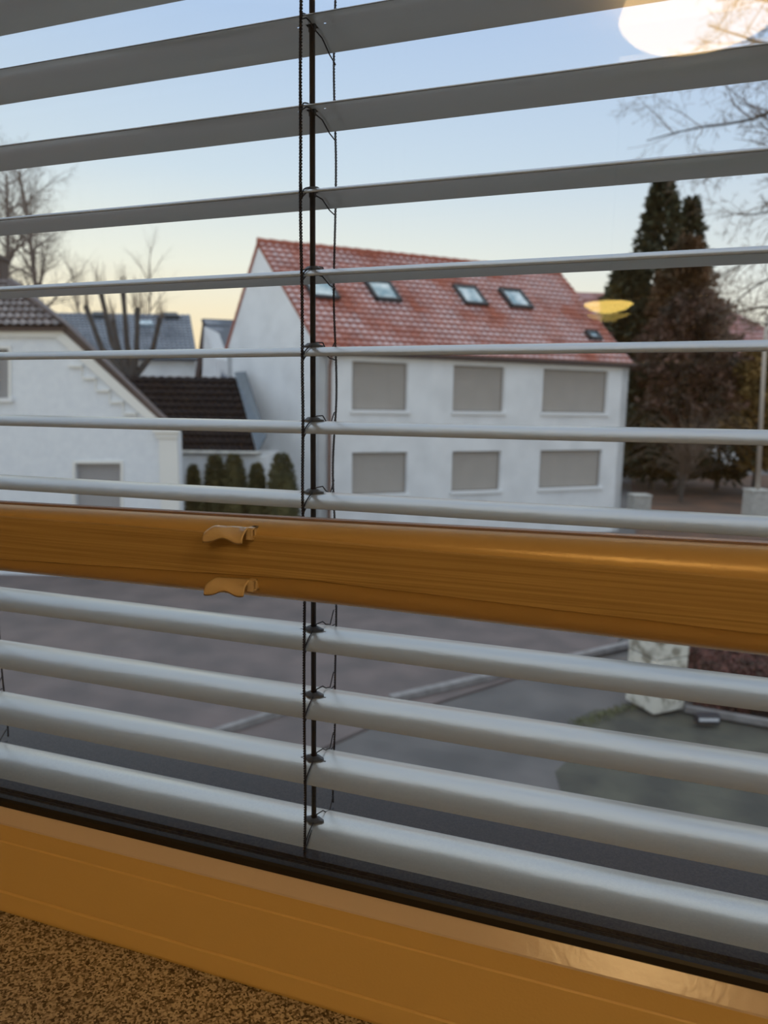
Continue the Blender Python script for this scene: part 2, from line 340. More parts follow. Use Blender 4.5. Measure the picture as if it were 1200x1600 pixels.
# cream door opposite, mirrored faintly in the glass
dr = empty('door_1', (-.75, RY0-.2, FLZ), 'cream panelled room door opposite the window', 'door', None, 'structure')
b = MB(); b.aabb((-1.1, RY0-.2, FLZ), (-.4, RY0-.15, FLZ+2.0)); b.build('door_leaf', M['door_in'], dr, bevel=.004)
b = MB(); b.aabb((-1.18, RY0-.2, FLZ), (-1.1, RY0-.13, FLZ+2.08)); b.aabb((-.4, RY0-.2, FLZ), (-.32, RY0-.13, FLZ+2.08)); b.aabb((-1.1, RY0-.2, FLZ+2.0), (-.4, RY0-.13, FLZ+2.08)); b.build('door_frame', M['door_in'], dr)
b = MB(); b.tube([(-.46, RY0-.15, FLZ+1.03), (-.46, RY0-.10, FLZ+1.03), (-.57, RY0-.10, FLZ+1.03)], .009, 8); b.build('handle', M['chrome'], dr, smooth=True)

# ================================================================== LAMPS (two mirrored in the panes, one added out of view as fill)
def emis_mat(name, c, s):
    m = bpy.data.materials.new(name); m.use_nodes = True; t = m.node_tree; t.nodes.clear()
    e = t.nodes.new('ShaderNodeEmission'); e.inputs[0].default_value = (*c, 1); e.inputs[1].default_value = s
    o = t.nodes.new('ShaderNodeOutputMaterial'); t.links.new(e.outputs[0], o.inputs[0]); return m
LAMPC = (1, .64, .27)
zl = 1.19
d = ray(1096, 33); Yv = zl/(d.z/d.y); lp = Vector((d.x/d.y*Yv, 2*YG-Yv, Z(zl)))
lamp = empty('ceiling_lamp', (lp.x, lp.y, CEZ), 'round opal ceiling lamp glowing warm, mirrored large at the top right', 'lamp')
b = MB(); b.lathe([(0, CEZ-.03), (.12, CEZ-.03), (.13, CEZ-.0)], (lp.x, lp.y, 0)); b.build('base', M['ceil_in'], lamp)
b = MB(); b.lathe([(.001, Z(zl-.045)), (.08, Z(zl-.040)), (.16, Z(zl-.022)), (.22, Z(zl+.004)), (.243, Z(zl+.03)), (.235, Z(zl+.055)), (.12, Z(zl+.08))], (lp.x, lp.y, 0), 48); b.build('diffuser', emis_mat('opal_glow', LAMPC, CEIL_LIGHT), lamp, smooth=True)
fill_lamp = empty('ceiling_lamp', (1.45, -.45, CEZ), 'added fill lamp out of view, a copy of the opal ceiling lamp near the right end of the window', 'lamp')  # unseen lamp added to brighten frame and bar, kept clear of the pane reflections
for n_, rad in (('base', None), ('diffuser', None)):
    src = [c for c in lamp.children if c.name.startswith(n_)][0]; q = src.copy(); col.objects.link(q); q.parent = fill_lamp; q.matrix_parent_inverse = src.matrix_parent_inverse.copy()
d = ray(950, 478); Yv = 3.3; pp = Vector((d.x/d.y*Yv, 2*YG-Yv, CZ+d.z/d.y*Yv))
pend = empty('pendant_lamp', (pp.x, pp.y, CEZ), 'small yellow glowing pendant lamp mirrored beside the dark conifer', 'lamp')
b = MB(); b.tube([(pp.x, pp.y, pp.z+.09), (pp.x, pp.y, CEZ)], .003, 6); b.build('cable', M['cord'], pend)
b = MB(); b.lathe([(.012, .095), (.03, .09), (.075, .055), (.112, .012), (.112, .008), (.073, .050), (.028, .085)], pp, 36); b.build('shade', mat('olive_shade', (.30, .25, .05), .5), pend, smooth=True)
b = MB(); b.lathe([(.001, -.032), (.04, -.028), (.08, -.014), (.106, .006), (.09, .014), (.001, .016)], pp, 36); b.build('diffuser', emis_mat('yellow_glow', (1, .68, .16), PEND_LIGHT), pend, smooth=True)

# ================================================================== MUNTIN BAR stuck on the inner pane
mb_ = empty('glazing_bar', (-.15, YG-.01, Z(-.1)), 'horizontal ochre wood-grain glazing bar with two clips across the window', 'glazing bar')
X0, X1 = XL, XR
def lerp_tab(x, tab):
    if x <= tab[0][0]: a, b = tab[0], tab[1]
    else:
        a, b = tab[-2], tab[-1]
        for i in range(len(tab)-1):
            if tab[i][0] <= x <= tab[i+1][0]: a, b = tab[i], tab[i+1]; break
    return a[1]+(b[1]-a[1])*max(-.4, min(1.6, (x-a[0])/(b[0]-a[0])))
T_top = [(-.3442, -.0580), (-.1448, -.0557), (.0662, -.0530)]       # at the front plane
T_bot = [(-.348, -.0996), (-.145, -.0984), (.0703, -.1004)]
T_w0 = [(-.346, -.0677), (-.145, -.0672), (.068, -.0672)]
T_w1 = [(-.346, -.0940), (-.145, -.0875), (.068, -.0915)]
T_w0 = [(-.346, -.0672), (-.145, -.0670), (.068, -.0690)]
T_w1 = [(-.346, -.0935), (-.145, -.0877), (.068, -.0922)]
YF = .315
def bar(profile, name, m, n=60, smooth=True):
    vs = []; fs = []
    for i in range(n+1):
        x = X0+(X1-X0)*i/n; pr = profile(x); k = len(pr)
        vs += [(x, y, z) for y, z in pr]
    for i in range(n):
        for j in range(k): fs.append((i*k+j, i*k+(j+1) % k, (i+1)*k+(j+1) % k, (i+1)*k+j))
    fs.append(tuple(range(k-1, -1, -1))); fs.append(tuple(range(n*k, (n+1)*k)))
    b = MB(); b.add(vs, fs); o = b.build(name, m, mb_, smooth=False)
    if smooth:
        for p in o.data.polygons: p.use_smooth = len(p.vertices) == 4
        o.data.set_sharp_from_angle(angle=math.radians(35))
    return o
def wav(x, s, a=.00025): return a*(noise.noise(Vector((x*22, s, 0)))+.5*noise.noise(Vector((x*60, s, 3))))
def p_up(x):
    zt = lerp_tab(x, T_top); zw = lerp_tab(x, T_w0); 
    zo = zt*(.328/YF)-.0016           # outer edge sits nearer the pane
    pts = []
    for k in range(9):
        q = k/8*math.pi/2
        pts.append((.328-(.328-YF)*math.sin(q)*1.0, Z(zo+(zw-zo)*(1-math.cos(q)))))
    return [(YG-.0008, Z(zo))]+pts+[(YG-.0008, Z(zw))]
def p_lo(x):
    zb = lerp_tab(x, T_bot)*(.330/YF); zw = lerp_tab(x, T_w1); pts = []
    for k in range(9):
        q = (1-k/8)*math.pi/2
        pts.append((.328-(.328-YF)*math.sin(q), Z(zb+(zw-zb)*(1-math.cos(q)))))
    return [(YG-.0008, Z(zw))]+pts+[(.3285, Z(zb-.0006)), (YG-.0008, Z(zb-.0006))]
bar(p_up, 'upper_moulding', M['mould']); bar(p_lo, 'lower_moulding', M['mould'])
def p_w(x):
    a = lerp_tab(x, T_w0)+.0004+wav(x, 1); b_ = lerp_tab(x, T_w1)-.0003+wav(x, 5)
    return [(YG-.002, Z(a)), (YF-.0004, Z(a)), (YF-.0017, Z(a-.0006)), (YF-.0017, Z((a+b_)/2)), (YF-.0017, Z(b_+.0006)), (YF-.0004, Z(b_)), (YG-.002, Z(b_))]
bar(p_w, 'wood_strip', M['wood'], 160, False)
def p_m(x):
    zo = lerp_tab(x, T_top)*(.328/YF)-.0016
    return [(YG-.0005, Z(zo-.0003)), (YG-.0005, Z(zo+.0008)), (YG-.002, Z(zo+.0014)), (YG-.0042, Z(zo+.0008)), (YG-.0048, Z(zo+.0002)), (YG-.0062, Z(zo+.0006)), (YG-.0072, Z(zo-.0002)), (YG-.0068, Z(zo-.0012))]
bar(p_m, 'metal_edge', M['metal'], 60, False)
# two transparent-looking plastic thumb clips
def clip(u0, u1, v_top, v_tip, nm):
    yr, yt = YF-.0005, YF-.010
    A = onY(u0, v_top, yr); B = onY(u1, v_top+4, yr)
    tip = onY((u0+u1)/2, v_tip, yt)
    drop = A.z-tip.z
    nU, nV = 24, 12; vs = []; fs = []
    for lay in (0, 1):
        for j in range(nV+1):
            t = j/nV
            for i in range(nU+1):
                s_ = i/nU
                x = A.x+(B.x-A.x)*(s_*.92)-(.0012*(1-t)*0)
                # leaf pinched at both ends
                xin = (x-(A.x+.0015*math.sin(t*math.pi/2)))
                y = yr+(yt-yr)*math.sin(t*math.pi/2)
                edge = drop*(.82+.18*math.sin((s_*1.35+.25)*2*math.pi-1.2))
                z = A.z+(B.z-A.z)*s_ - edge*(1-math.cos(t*math.pi/2))
                z += .0012*math.sin(s_*2*math.pi+.6)*math.sin(t*math.pi)
                if s_ < .15: z -= (.15-s_)*.012*(1-t*.5); 
                vs.append((x, y+(0 if lay == 0 else .0), z-(0 if lay == 0 else .0011)))
    W = nU+1; H = nV+1; o = W*H
    for j in range(nV):
        for i in range(nU):
            a = j*W+i; fs.append((a, a+1, a+W+1, a+W)); fs.append((o+a, o+a+W, o+a+W+1, o+a+1))
    for i in range(nU): fs.append((i, o+i, o+i+1, i+1)); a = nV*W+i; fs.append((a, a+1, o+a+1, o+a))
    for j in range(nV): a = j*W; fs.append((a, a+W, o+a+W, o+a)); a = j*W+nU; fs.append((a, o+a, o+a+W, a+W))
    b = MB(); b.add(vs, fs)
    c = b.build('clip', M['plastic'], mb_, smooth=True); c['label'] = nm
    # hollow end housing with a slot
    hx0 = A.x+(B.x-A.x)*.90; hx1 = B.x+.0004; hz1 = B.z+.0002; hz0 = B.z-.0062; f = YF-.0045
    g = MB()
    g.aabb((hx0, f, hz0), (hx1, YG-.002, hz0+.0011)); g.aabb((hx0, f, hz1-.0011), (hx1, YG-.002, hz1)); g.aabb((hx0, f, hz0), (hx1, f+.0012, hz1)); g.aabb((hx0, YF-.001, hz0), (hx1, YG-.002, hz1)); g.aabb((hx0-.0008, f, hz0), (hx0+.0003, YG-.002, hz1))
    h = g.build('clip_housing', M['plastic'], None, bevel=.0003)
    h.parent = c; h.matrix_parent_inverse = Matrix.Identity(4)
    c_ = c.matrix_parent_inverse
    h.matrix_parent_inverse = (c.matrix_parent_inverse @ Matrix.Identity(4)).inverted() @ Matrix.Identity(4) if False else Matrix.Identity(4)
clip(331, 398, 820, 848, 'upper clip with a wavy thumb tab and bright streak')
clip(333, 400, 901, 932, 'lower clip with a wavy thumb tab')

# ================================================================== BLIND between the panes
PIT, Z0 = .04565, .2198
bl = empty('venetian_blind', (-.18, .40, Z(.6)), 'light grey aluminium venetian blind with black cords hanging in the window', 'venetian blind')
XT = -.1775                         # pull cord position
XC2 = onY(2, 1060, .431).x          # second ladder at the left edge
TAPES = [XT, XC2]
SLW0, SLW1, CROWN = .3790, .4215, .0052
def slat_z(t):                      # t 0 front .. 1 rear, relative to the crown
    q = 2*t-1
    return -CROWN*(abs(q)**2.15) - .0006*q - (.0004 if t in (0,) else 0)
SX0, SX1 = XL+.012, XR-.012
def make_slat():
    xs = [SX0+(SX1-SX0)*i/56 for i in range(57)]
    for xt in TAPES:
        for dx in (-.0092, -.0076, -.0030, .0030, .0076, .0092): xs.append(xt+dx)
    xs = sorted(xs); ts = [0, .03, .08, .14, .2, .27, .34, .40, .435, .465, .5, .535, .565, .6, .66, .72, .78, .84, .9, .95, .98, 1]
    W = len(ts); vs = []; fs = []
    for x in xs:
        for t in ts:
            vs.append((x, SLW0+(SLW1-SLW0)*t, slat_z(t)+.00018*noise.noise(Vector((x*9, t*2, 0)))))
    for i in range(len(xs)-1):
        xm = (xs[i]+xs[i+1])/2
        for j in range(W-1):
            tm = (ts[j]+ts[j+1])/2; hole = False
            for xt in TAPES:
                if abs(abs(xm-xt)-.0084) < .0009 and xs[i+1]-xs[i] < .0025 and .465 < tm < .50: hole = True
                if abs(xm-xt) < .0028 and .435 < tm < .565: hole = True
            if not hole: fs.append((i*W+j, (i+1)*W+j, (i+1)*W+j+1, i*W+j+1))
    b = MB(); b.add(vs, fs)
    o = b.build('slat', M['slat'], None, smooth=True)
    sm = o.modifiers.new('thickness', 'SOLIDIFY'); sm.thickness = .0003; sm.offset = -1; sm.use_rim = False
    return o
def clip_mesh(xt):
    b = MB(); n = 14; zc = .0006; vs = []; ring = []
    # grommet plate with a wavy rim and a raised collar round the pull cord
    def loop(fx, fy, z):
        out = []
        for k in range(n*2):
            q = math.pi*k/n; r = 1+.10*math.cos(4*q)
            y_ = .4003+fy*math.sin(q)*r
            out.append((xt+fx*math.cos(q)*r, y_, z+slat_z((y_-SLW0)/(SLW1-SLW0))))
        return out
    L_ = [loop(.0068, .0044, 0), loop(.0068, .0044, .0010), loop(.0050, .0036, .0012), loop(.0032, .0024, .0026), loop(.0022, .0015, .0026), loop(.0022, .0015, -.003)]
    k = n*2; fs = []
    for l in L_: vs += l
    for i in range(len(L_)-1):
        for j in range(k): fs.append((i*k+j, i*k+(j+1) % k, (i+1)*k+(j+1) % k, (i+1)*k+j))
    b.add(vs, fs); return b
FYC, RYC = .3765, .4305             # front and rear ladder cords
def rung_mesh(xt):
    b = MB(); r = .00042
    s = lambda y, e: slat_z(max(0, min(1, (y-SLW0)/(SLW1-SLW0))))+e
    up = [(xt+.0036, FYC, -.0085), (xt+.0030, SLW0-.001, -.0078)]
    for y in (.381, .385, .389, .393, .397): up.append((xt+.0030-(y-.379)*.10, y, s(y, .0009)))
    up += [(xt+.001, .4035, .0028), (xt+.0030, .409, .0026)]
    for y in (.414, .419, .4215): up.append((xt+.003, y, s(y, .0010)))
    up += [(xt+.0024, RYC-.002, .001), (xt+.0023, RYC, .0025)]
    b.tube(up, r, 5)
    lo = [(xt+.0036, FYC, -.0005), (xt+.0034, .3775, -.0075), (xt+.003, .385, s(.385, -.0012)), (xt+.002, .393, s(.393, -.0012)), (xt+.001, .400, s(.4, -.0016)), (xt+.0022, .410, s(.41, -.0014)), (xt+.0025, .4205, s(.4205, -.0018)), (xt+.0023, RYC, -.0085)]
    b.tube(lo, r, 5); return b
proto = make_slat(); clips_p = []; 
for xt in TAPES:
    c = clip_mesh(xt).build('cord_clip', M['clip'], None, smooth=True); g = rung_mesh(xt).build('ladder_rung', M['cord'], None, smooth=True)
    clips_p.append((c, g))
TILTS = {-1: .3, 0: 1.5, 1: 3.7, 2: 4.8}          # degrees; front edges hang a little lower, the upper slats less
def hang(i, body):
    z = Z(Z0-PIT*i); TILT = math.radians(TILTS.get(i, 5.5) if i > -2 else 0); body.parent = bl; body.matrix_parent_inverse = Matrix.Translation(-bl.location); body.rotation_euler = (TILT, 0, 0); body.location = (0, .4003*(1-math.cos(TILT)), z-.4003*math.sin(TILT))
for i in range(-8, 11):
    s_ = proto if i == -8 else proto.copy()
    if i != -8: col.objects.link(s_)
    hang(i, s_)
    for (c, g) in clips_p:
        for q in (c, g):
            k = q if i == -8 else q.copy()
            if i != -8: col.objects.link(k)
            k.parent = s_; k.matrix_parent_inverse = Matrix.Identity(4); k.location = (0, 0, 0)
# bottom rail: a closed, deeper slat
zb = Z0-PIT*11; pr = []
for k in range(17): t = k/16; pr.append((SLW0+(SLW1-SLW0)*t, Z(zb+slat_z(t)*1.15+(t-.5)*.0043)))
pr += [(SLW1+.0002, Z(zb-.0056)), (SLW1-.003, Z(zb-.0074)), (SLW0+.002, Z(zb-.0092)), (SLW0-.0006, Z(zb-.0088)), (SLW0-.0006, Z(zb-.0082))]
o = sweep_x(pr, SX0, SX1, 1).build('bottom_rail', M['slat'], bl)
for p in o.data.polygons: p.use_smooth = len(p.vertices) == 4
o.data.set_sharp_from_angle(angle=math.radians(40))
for (c, g) in clips_p:
    for q in (c, g):
        k = q.copy(); col.objects.link(k); k.parent = o; k.matrix_parent_inverse = bl.matrix_parent_inverse.copy(); k.matrix_parent_inverse = Matrix.Identity(4); k.location = (0, 0, Z(zb))
# head box above the view
b = MB(); b.aabb((SX0, .375, Z(Z0+PIT*8+.02)), (SX1, .426, Z(Z0+PIT*8+.055))); b.build('head_rail', M['slat'], bl, bevel=.002)
def twisted(name, x, y, z0, z1, r, pitch, wob, parent):
    b = MB(); L_ = z1-z0; n = int(L_/pitch*7)
    for ph in (0, math.pi):
        pts = []
        for i in range(n+1):
            t = i/n; z = z0+L_*t; q = 2*math.pi*z/pitch+ph
            dx = wob*noise.noise(Vector((z*14, y*50, x*30))); 
            pts.append((x+dx+r*.68*math.cos(q), y+r*.68*math.sin(q), z))
        b.tube(pts, r*.56, 5)
    return b.build(name, M['cord'], parent, smooth=True)
ztop = Z(Z0+PIT*8+.02)
for xt in TAPES:
    twisted('front_ladder_cord', xt+.0038, FYC, Z(zb-.0105), ztop, .00088, .0034, .0016, bl)
    twisted('rear_ladder_cord', xt+.0023, RYC, Z(zb-.004), ztop, .00070, .0036, .0030, bl)
    b = MB(); b.tube([(xt, .4003, Z(zb-.002)), (xt, .4003, ztop)], .00178, 10); b.build('pull_cord', M['tape'], bl, smooth=True)

# ================================================================== OUTSIDE: ground
def gpoly(name, pix, m, z, label, cat, th=.05, kind='structure', group=None):
    P = [onG(u, v, z) for u, v in pix]; b = MB(); b.prism(P, (0, 0, -th)); return tag(b.build(name, m), label, cat, group, kind)
b = MB(); b.aabb((-90, .9, -.6), (90, 150, -.30)); 
b = MB(); b.aabb((-120, 1.0, -.3), (120, 160, -.06)); struct('ground', b, M['asphalt'], 'asphalt street and yard below the window', 'ground')
gpoly('street', [(-500, 870), (560, 870), (1010, 940), (960, 1010), (610, 1120), (300, 1260), (-500, 1500)], M['pave_red'], -.02, 'reddish grey road surface running past the houses', 'road')
gpoly('verge', [(897, 1124), (930, 1108), (962, 1110), (1000, 1098), (1400, 1170), (1700, 1700), (800, 1700), (835, 1420), (812, 1380), (850, 1330), (838, 1290), (880, 1250), (868, 1205), (905, 1172)], M['moss'], -.052, 'mossy greenish verge at the lower right', 'verge')
gpoly('forecourt', [(985, 742), (1600, 742), (1600, 950), (1000, 900)], M['earth'], -.015, 'red-brown leaf-littered ground behind the gate posts', 'ground')
gpoly('front_lawn', [(283, 790), (480, 790), (478, 812), (300, 812)], M['lawn'], .015, 'dark green lawn strip in front of the topiary bushes', 'lawn')
def kerb(a, b_, wdt, label, name='kerb'):
    A, B = onG(*a), onG(*b_); d = (B-A).normalized(); n = Vector((-d.y, d.x, 0)); bb = MB()
    bb.box((A+B)/2+Vector((0, 0, .03)), (B-A)/2, n*wdt/2, (0, 0, .05)); tag(bb.build(name, M['kerb'], bevel=.01), label, 'kerb', None, 'structure')
kerb((300, 1160), (470, 1105), .10, 'pale kerb line crossing the road left of the cords')
kerb((610, 1095), (1000, 1005), .14, 'pale kerb line crossing the road toward the stone pillar')
kerb((60, 1195), (150, 1160), .06, 'short pale kerb line at lower left')
kerb((1070, 1110), (1300, 1150), .09, 'low kerb edge in front of the barberry hedge')

# ================================================================== main white house
phi = .69
du = Vector((math.cos(phi), math.sin(phi), 0)); dn = Vector((math.sin(phi), -math.cos(phi), 0))    # along front, outward normal of the front
ga2 = YAW+math.radians(44)
dg = Vector((-math.sin(ga2), math.cos(ga2), 0)); gn = Vector((dg.y, -dg.x, 0))                                                                                               # gable recedes
PC = dep(497, 640, 20.6)
def hf(u, v): return onP(u, v, PC, dn)                 # on front wall plane
def hg(u, v): return onP(u, v, PC, gn)                 # on gable wall plane
near_e = hf(497, 541); far_e = hg(355, 545); apex = hg(403, 379)
right_e = hf(985, 545)
LEN = (right_e-near_e).dot(du); zE = near_e.z
base = PC.copy(); base.z = 0
house = empty('white_house', base, 'large white rendered house with frosted red tiled roof and closed shutters', 'house')
DW = (Vector((far_e.x, far_e.y, 0))-base).dot(dg)
gm = (Vector((apex.x, apex.y, 0))-base).dot(dg)
def hp(s, t, z): return base+du*s+dg*t+Vector((0, 0, z))
print('house LEN', LEN, 'depth', DW, 'apex at', gm, apex.z, 'eave', zE, far_e.z)
# front wall with window openings
wins = []
for (ua, va, ub, vb) in [(550, 569, 638, 641), (708, 572, 789, 641), (848, 575, 950, 647), (550, 709, 637, 768), (706, 705, 783, 768), (843, 701, 940, 764)]:
    uc, vc = (ua+ub)/2, (va+vb)/2
    s0 = (hf(ua, vc)-base).dot(du); s1 = (hf(ub, vc)-base).dot(du); z1 = hf(uc, va).z; z0 = hf(uc, vb).z
    wins.append([s0, s1, z0, z1])
zu0 = sum(w_[2] for w_ in wins[:3])/3; zu1 = sum(w_[3] for w_ in wins[:3])/3; zl0 = sum(w_[2] for w_ in wins[3:])/3; zl1 = sum(w_[3] for w_ in wins[3:])/3
for i, w_ in enumerate(wins):
    w_[2], w_[3] = (zu0, zu1) if i < 3 else (zl0, zl1)
print('windows', [[round(x, 2) for x in w_] for w_ in wins])
b = MB()
def wall_cells(b, wins, s0, s1, z0, z1, f, depth):
    ss = sorted({s0, s1, *[w_[0] for w_ in wins], *[w_[1] for w_ in wins]}); zz = sorted({z0, z1, *[w_[2] for w_ in wins], *[w_[3] for w_ in wins]})
    for i in range(len(ss)-1):
        for j in range(len(zz)-1):
            sm, zm = (ss[i]+ss[i+1])/2, (zz[j]+zz[j+1])/2
            if any(w_[0] < sm < w_[1] and w_[2] < zm < w_[3] for w_ in wins): continue
            b.hexa([f(ss[i], 0, zz[j]), f(ss[i+1], 0, zz[j]), f(ss[i+1], depth, zz[j]), f(ss[i], depth, zz[j]), f(ss[i], 0, zz[j+1]), f(ss[i+1], 0, zz[j+1]), f(ss[i+1], depth, zz[j+1]), f(ss[i], depth, zz[j+1])])
def bandwins(row): return [tuple(w_) for w_ in row]
zmid = (zl1+zu0)/2
wall_cells(b, bandwins(wins[3:]), 0, LEN, -.3, zmid, hp, .30)
wall_cells(b, bandwins(wins[:3]), 0, LEN, zmid, zE, hp, .30)
b.build('front_wall', M['render'], house)
b = MB(); zF = far_e.z
gp = [hp(0, .0, -.3), hp(0, DW, -.3), hp(0, DW, zF), hp(0, gm, apex.z), hp(0, .0, zE)]
b.prism(gp, du*.3); b.build('gable_wall', M['render'], house)
b = MB(); b.prism([p+du*(LEN-.3) for p in gp], du*.3); b.build('gable_wall', M['render'], house)
b = MB(); b.hexa([hp(0, DW-.3, -.3), hp(LEN, DW-.3, -.3), hp(LEN, DW, -.3), hp(0, DW, -.3), hp(0, DW-.3, zF), hp(LEN, DW-.3, zF), hp(LEN, DW, zF), hp(0, DW, zF)]); b.build('rear_wall', M['render'], house)
for i, w_ in enumerate(wins):
    s0, s1, z0, z1 = w_; fw = .05
    b = MB()
    for (a0, a1, c0, c1) in ((s0, s1, z1-fw, z1), (s0, s0+fw, z0, z1-fw), (s1-fw, s1, z0, z1-fw), (s0+fw, s1-fw, z0, z0+fw)):
        b.hexa([hp(a0, .10, c0), hp(a1, .10, c0), hp(a1, .22, c0), hp(a0, .22, c0), hp(a0, .10, c1), hp(a1, .10, c1), hp(a1, .22, c1), hp(a0, .22, c1)])
    wf = b.build('window_frame', M['reveal'], house)
    b = MB(); b.hexa([hp(s0+fw, .13, z0+fw), hp(s1-fw, .13, z0+fw), hp(s1-fw, .17, z0+fw), hp(s0+fw, .17, z0+fw), hp(s0+fw, .13, z1-fw), hp(s1-fw, .13, z1-fw), hp(s1-fw, .17, z1-fw), hp(s0+fw, .17, z1-fw)])
    q = b.build('roller_shutter', M['shutter']); q.parent = wf
    b = MB(); b.hexa([hp(s0-.06, -.08, z0-.10), hp(s1+.06, -.08, z0-.10), hp(s1+.06, .10, z0-.10), hp(s0-.06, .10, z0-.10), hp(s0-.06, -.08, z0-.02), hp(s1+.06, -.08, z0-.02), hp(s1+.06, .10, z0), hp(s0-.06, .10, z0)])
    q = b.build('window_ledge', M['sillw']); q.parent = wf
# roof
ov = .03
sl = Vector((0, 0, 0)); A = hp(-ov, -.14, zE-.14*(apex.z-zE)/gm); B_ = hp(LEN+ov, -.14, A.z); Cc = hp(LEN+ov, gm, apex.z+.03); Dd = hp(-ov, gm, apex.z+.03)
A.z += .05; B_.z = A.z
nu = int(LEN/.24); slen = (Dd-A).length; nv = 20
tile_patch(A, B_, Cc, Dd, nu, nv, .035, .045).build('tiled_roof', M['tile_red'], house)
tile_patch(hp(LEN+ov, DW+.1, zF), hp(-ov, DW+.1, zF), Dd, Cc, 20, 12, .03, .03, 2).build('tiled_roof', M['tile_red'], house)
b = MB(); n = int(LEN/.4)
for i in range(n):
    p = hp(-ov+(LEN+2*ov)*(i)/n, gm, apex.z+.04); q = hp(-ov+(LEN+2*ov)*(i+1.05)/n, gm, apex.z+.04); b.tube([p, q], [.13, .10], 8)
b.build('ridge_tiles', M['tile_red'], house)
b = MB(); b.tube([hp(-ov, -.20, A.z-.06), hp(LEN+ov, -.20, A.z-.06)], .075, 8); b.build('gutter', M['gutter'], house)
s_dp = (hf(512, 650)-base).dot(du)
b = MB(); b.tube([hp(s_dp, -.20, A.z-.1), hp(s_dp, -.10, A.z-.5), hp(s_dp, -.08, 0)], .05, 8); b.build('downpipe', M['pipe'], house)
rn = (B_-A).cross(Dd-A).normalized(); rn = rn if rn.z > 0 else -rn
rs = (Dd-A).normalized()
for (uc, vc, wdt, hgt) in [(500, 454, .90, .92), (597, 458, .90, .92), (733, 465, .90, .92), (804, 470, .90, .92), (925, 527, .5, .4)]:
    c = onP(uc, vc, A, rn)+rn*.08
    b = MB(); hw, hh, t = wdt/2, hgt/2, .08
    for (cx, cy, ax, ay) in ((0, hh-t/2, hw, t/2), (0, -hh+t/2, hw, t/2), (hw-t/2, 0, t/2, hh), (-hw+t/2, 0, t/2, hh)):
        b.box(c+du*cx+rs*cy, du*ax, rs*ay, rn*.10)
    sf = b.build('skylight', M['skyframe'], house)
    b = MB(); b.box(c+rn*.04, du*(hw-t), rs*(hh-t), rn*.015); q = b.build('skylight_glass', M['skyglass']); q.parent = sf
# low rear wing beside the conifer
def roofbox(name, parent, pE0, pE1, pR1, pR0, m, nu, nv, hu=.03, hv=.03, su=4):
    return tile_patch(pE0, pE1, pR1, pR0, nu, nv, hu, hv, su).build(name, m, parent)
for o in house.children:
    pass

# ================================================================== generic far house from pixel corners at given depth
def facade(parent, pix, D, back, m, name='wall'):
    P0 = dep(pix[0][0], pix[0][1], D); P = [onP(u, v, P0, FH) for u, v in pix]; b = MB(); b.prism(P, FH*back); return b.build(name, m, parent)

# left neighbour with the stepped brick gable
DL = 17.0; PL = dep(200, 640, DL)
def lp_(u, v, off=0.): return onP(u, v, PL-FH*off, FH)
def gz(u, off=0.):
    p = lp_(u, 700, off); return Vector((p.x, p.y, -.2))
lh = empty('brick_gable_house', gz(150), 'white painted brick house with stepped gable edge and brown tiled roof', 'house')
recede = (Vector((dep(98, 500, 1).x, dep(98, 500, 1).y, 0))).normalized()*8
b = MB()
wl = [(-8, 545, 14, 622), (118, 724, 189, 815)]
outline = [gz(-260), gz(278), lp_(278, 676), lp_(256, 662), lp_(98, 517), lp_(-260, 514)]
# front wall: outline with the two window openings cut by strips
import bmesh
def cut_wall(outline, holes, depth_vec, name, m, parent):
    """planar outline (list of Vectors) with rectangular pixel holes given as corner Vectors; triangulated with a boolean-free polygon fill"""
    bm = bmesh.new(); edges = []
    for loop in [outline]+holes:
        vv = [bm.verts.new(p) for p in loop]
        for i in range(len(vv)): edges.append(bm.edges.new((vv[i], vv[(i+1) % len(vv)])))
    bmesh.ops.triangle_fill(bm, use_beauty=True, use_dissolve=False, edges=edges)
    # drop triangles lying inside holes
    cen = [sum(h, Vector())/len(h) for h in holes]
    for f in list(bm.faces):
        c = f.calc_center_median()
        for h in holes:
            mn = [min(p[k] for p in h)-1e-4 for k in range(3)]; mxx = [max(p[k] for p in h)+1e-4 for k in range(3)]
            if all(mn[k] <= c[k] <= mxx[k] for k in range(3)): bm.faces.remove(f); break
    r = bmesh.ops.extrude_face_region(bm, geom=list(bm.faces))
    bmesh.ops.translate(bm, vec=depth_vec, verts=[g for g in r['geom'] if isinstance(g, bmesh.types.BMVert)])
    bmesh.ops.recalc_face_normals(bm, faces=bm.faces)
    me = bpy.data.meshes.new(name); bm.to_mesh(me); bm.free(); me.materials.append(m)
    o = bpy.data.objects.new(name, me); col.objects.link(o); o.parent = parent; o.matrix_parent_inverse = Matrix.Translation(-parent.location); return o
holes = [[lp_(a, d), lp_(c, d), lp_(c, b2), lp_(a, b2)] for (a, b2, c, d) in wl]
cut_wall(outline, holes, FH*.3, 'gable_wall', M['brick_white'], lh)
b = MB(); b.prism([p+FH*.3 for p in outline], recede); b.build('side_walls', M['brick_white'], lh)
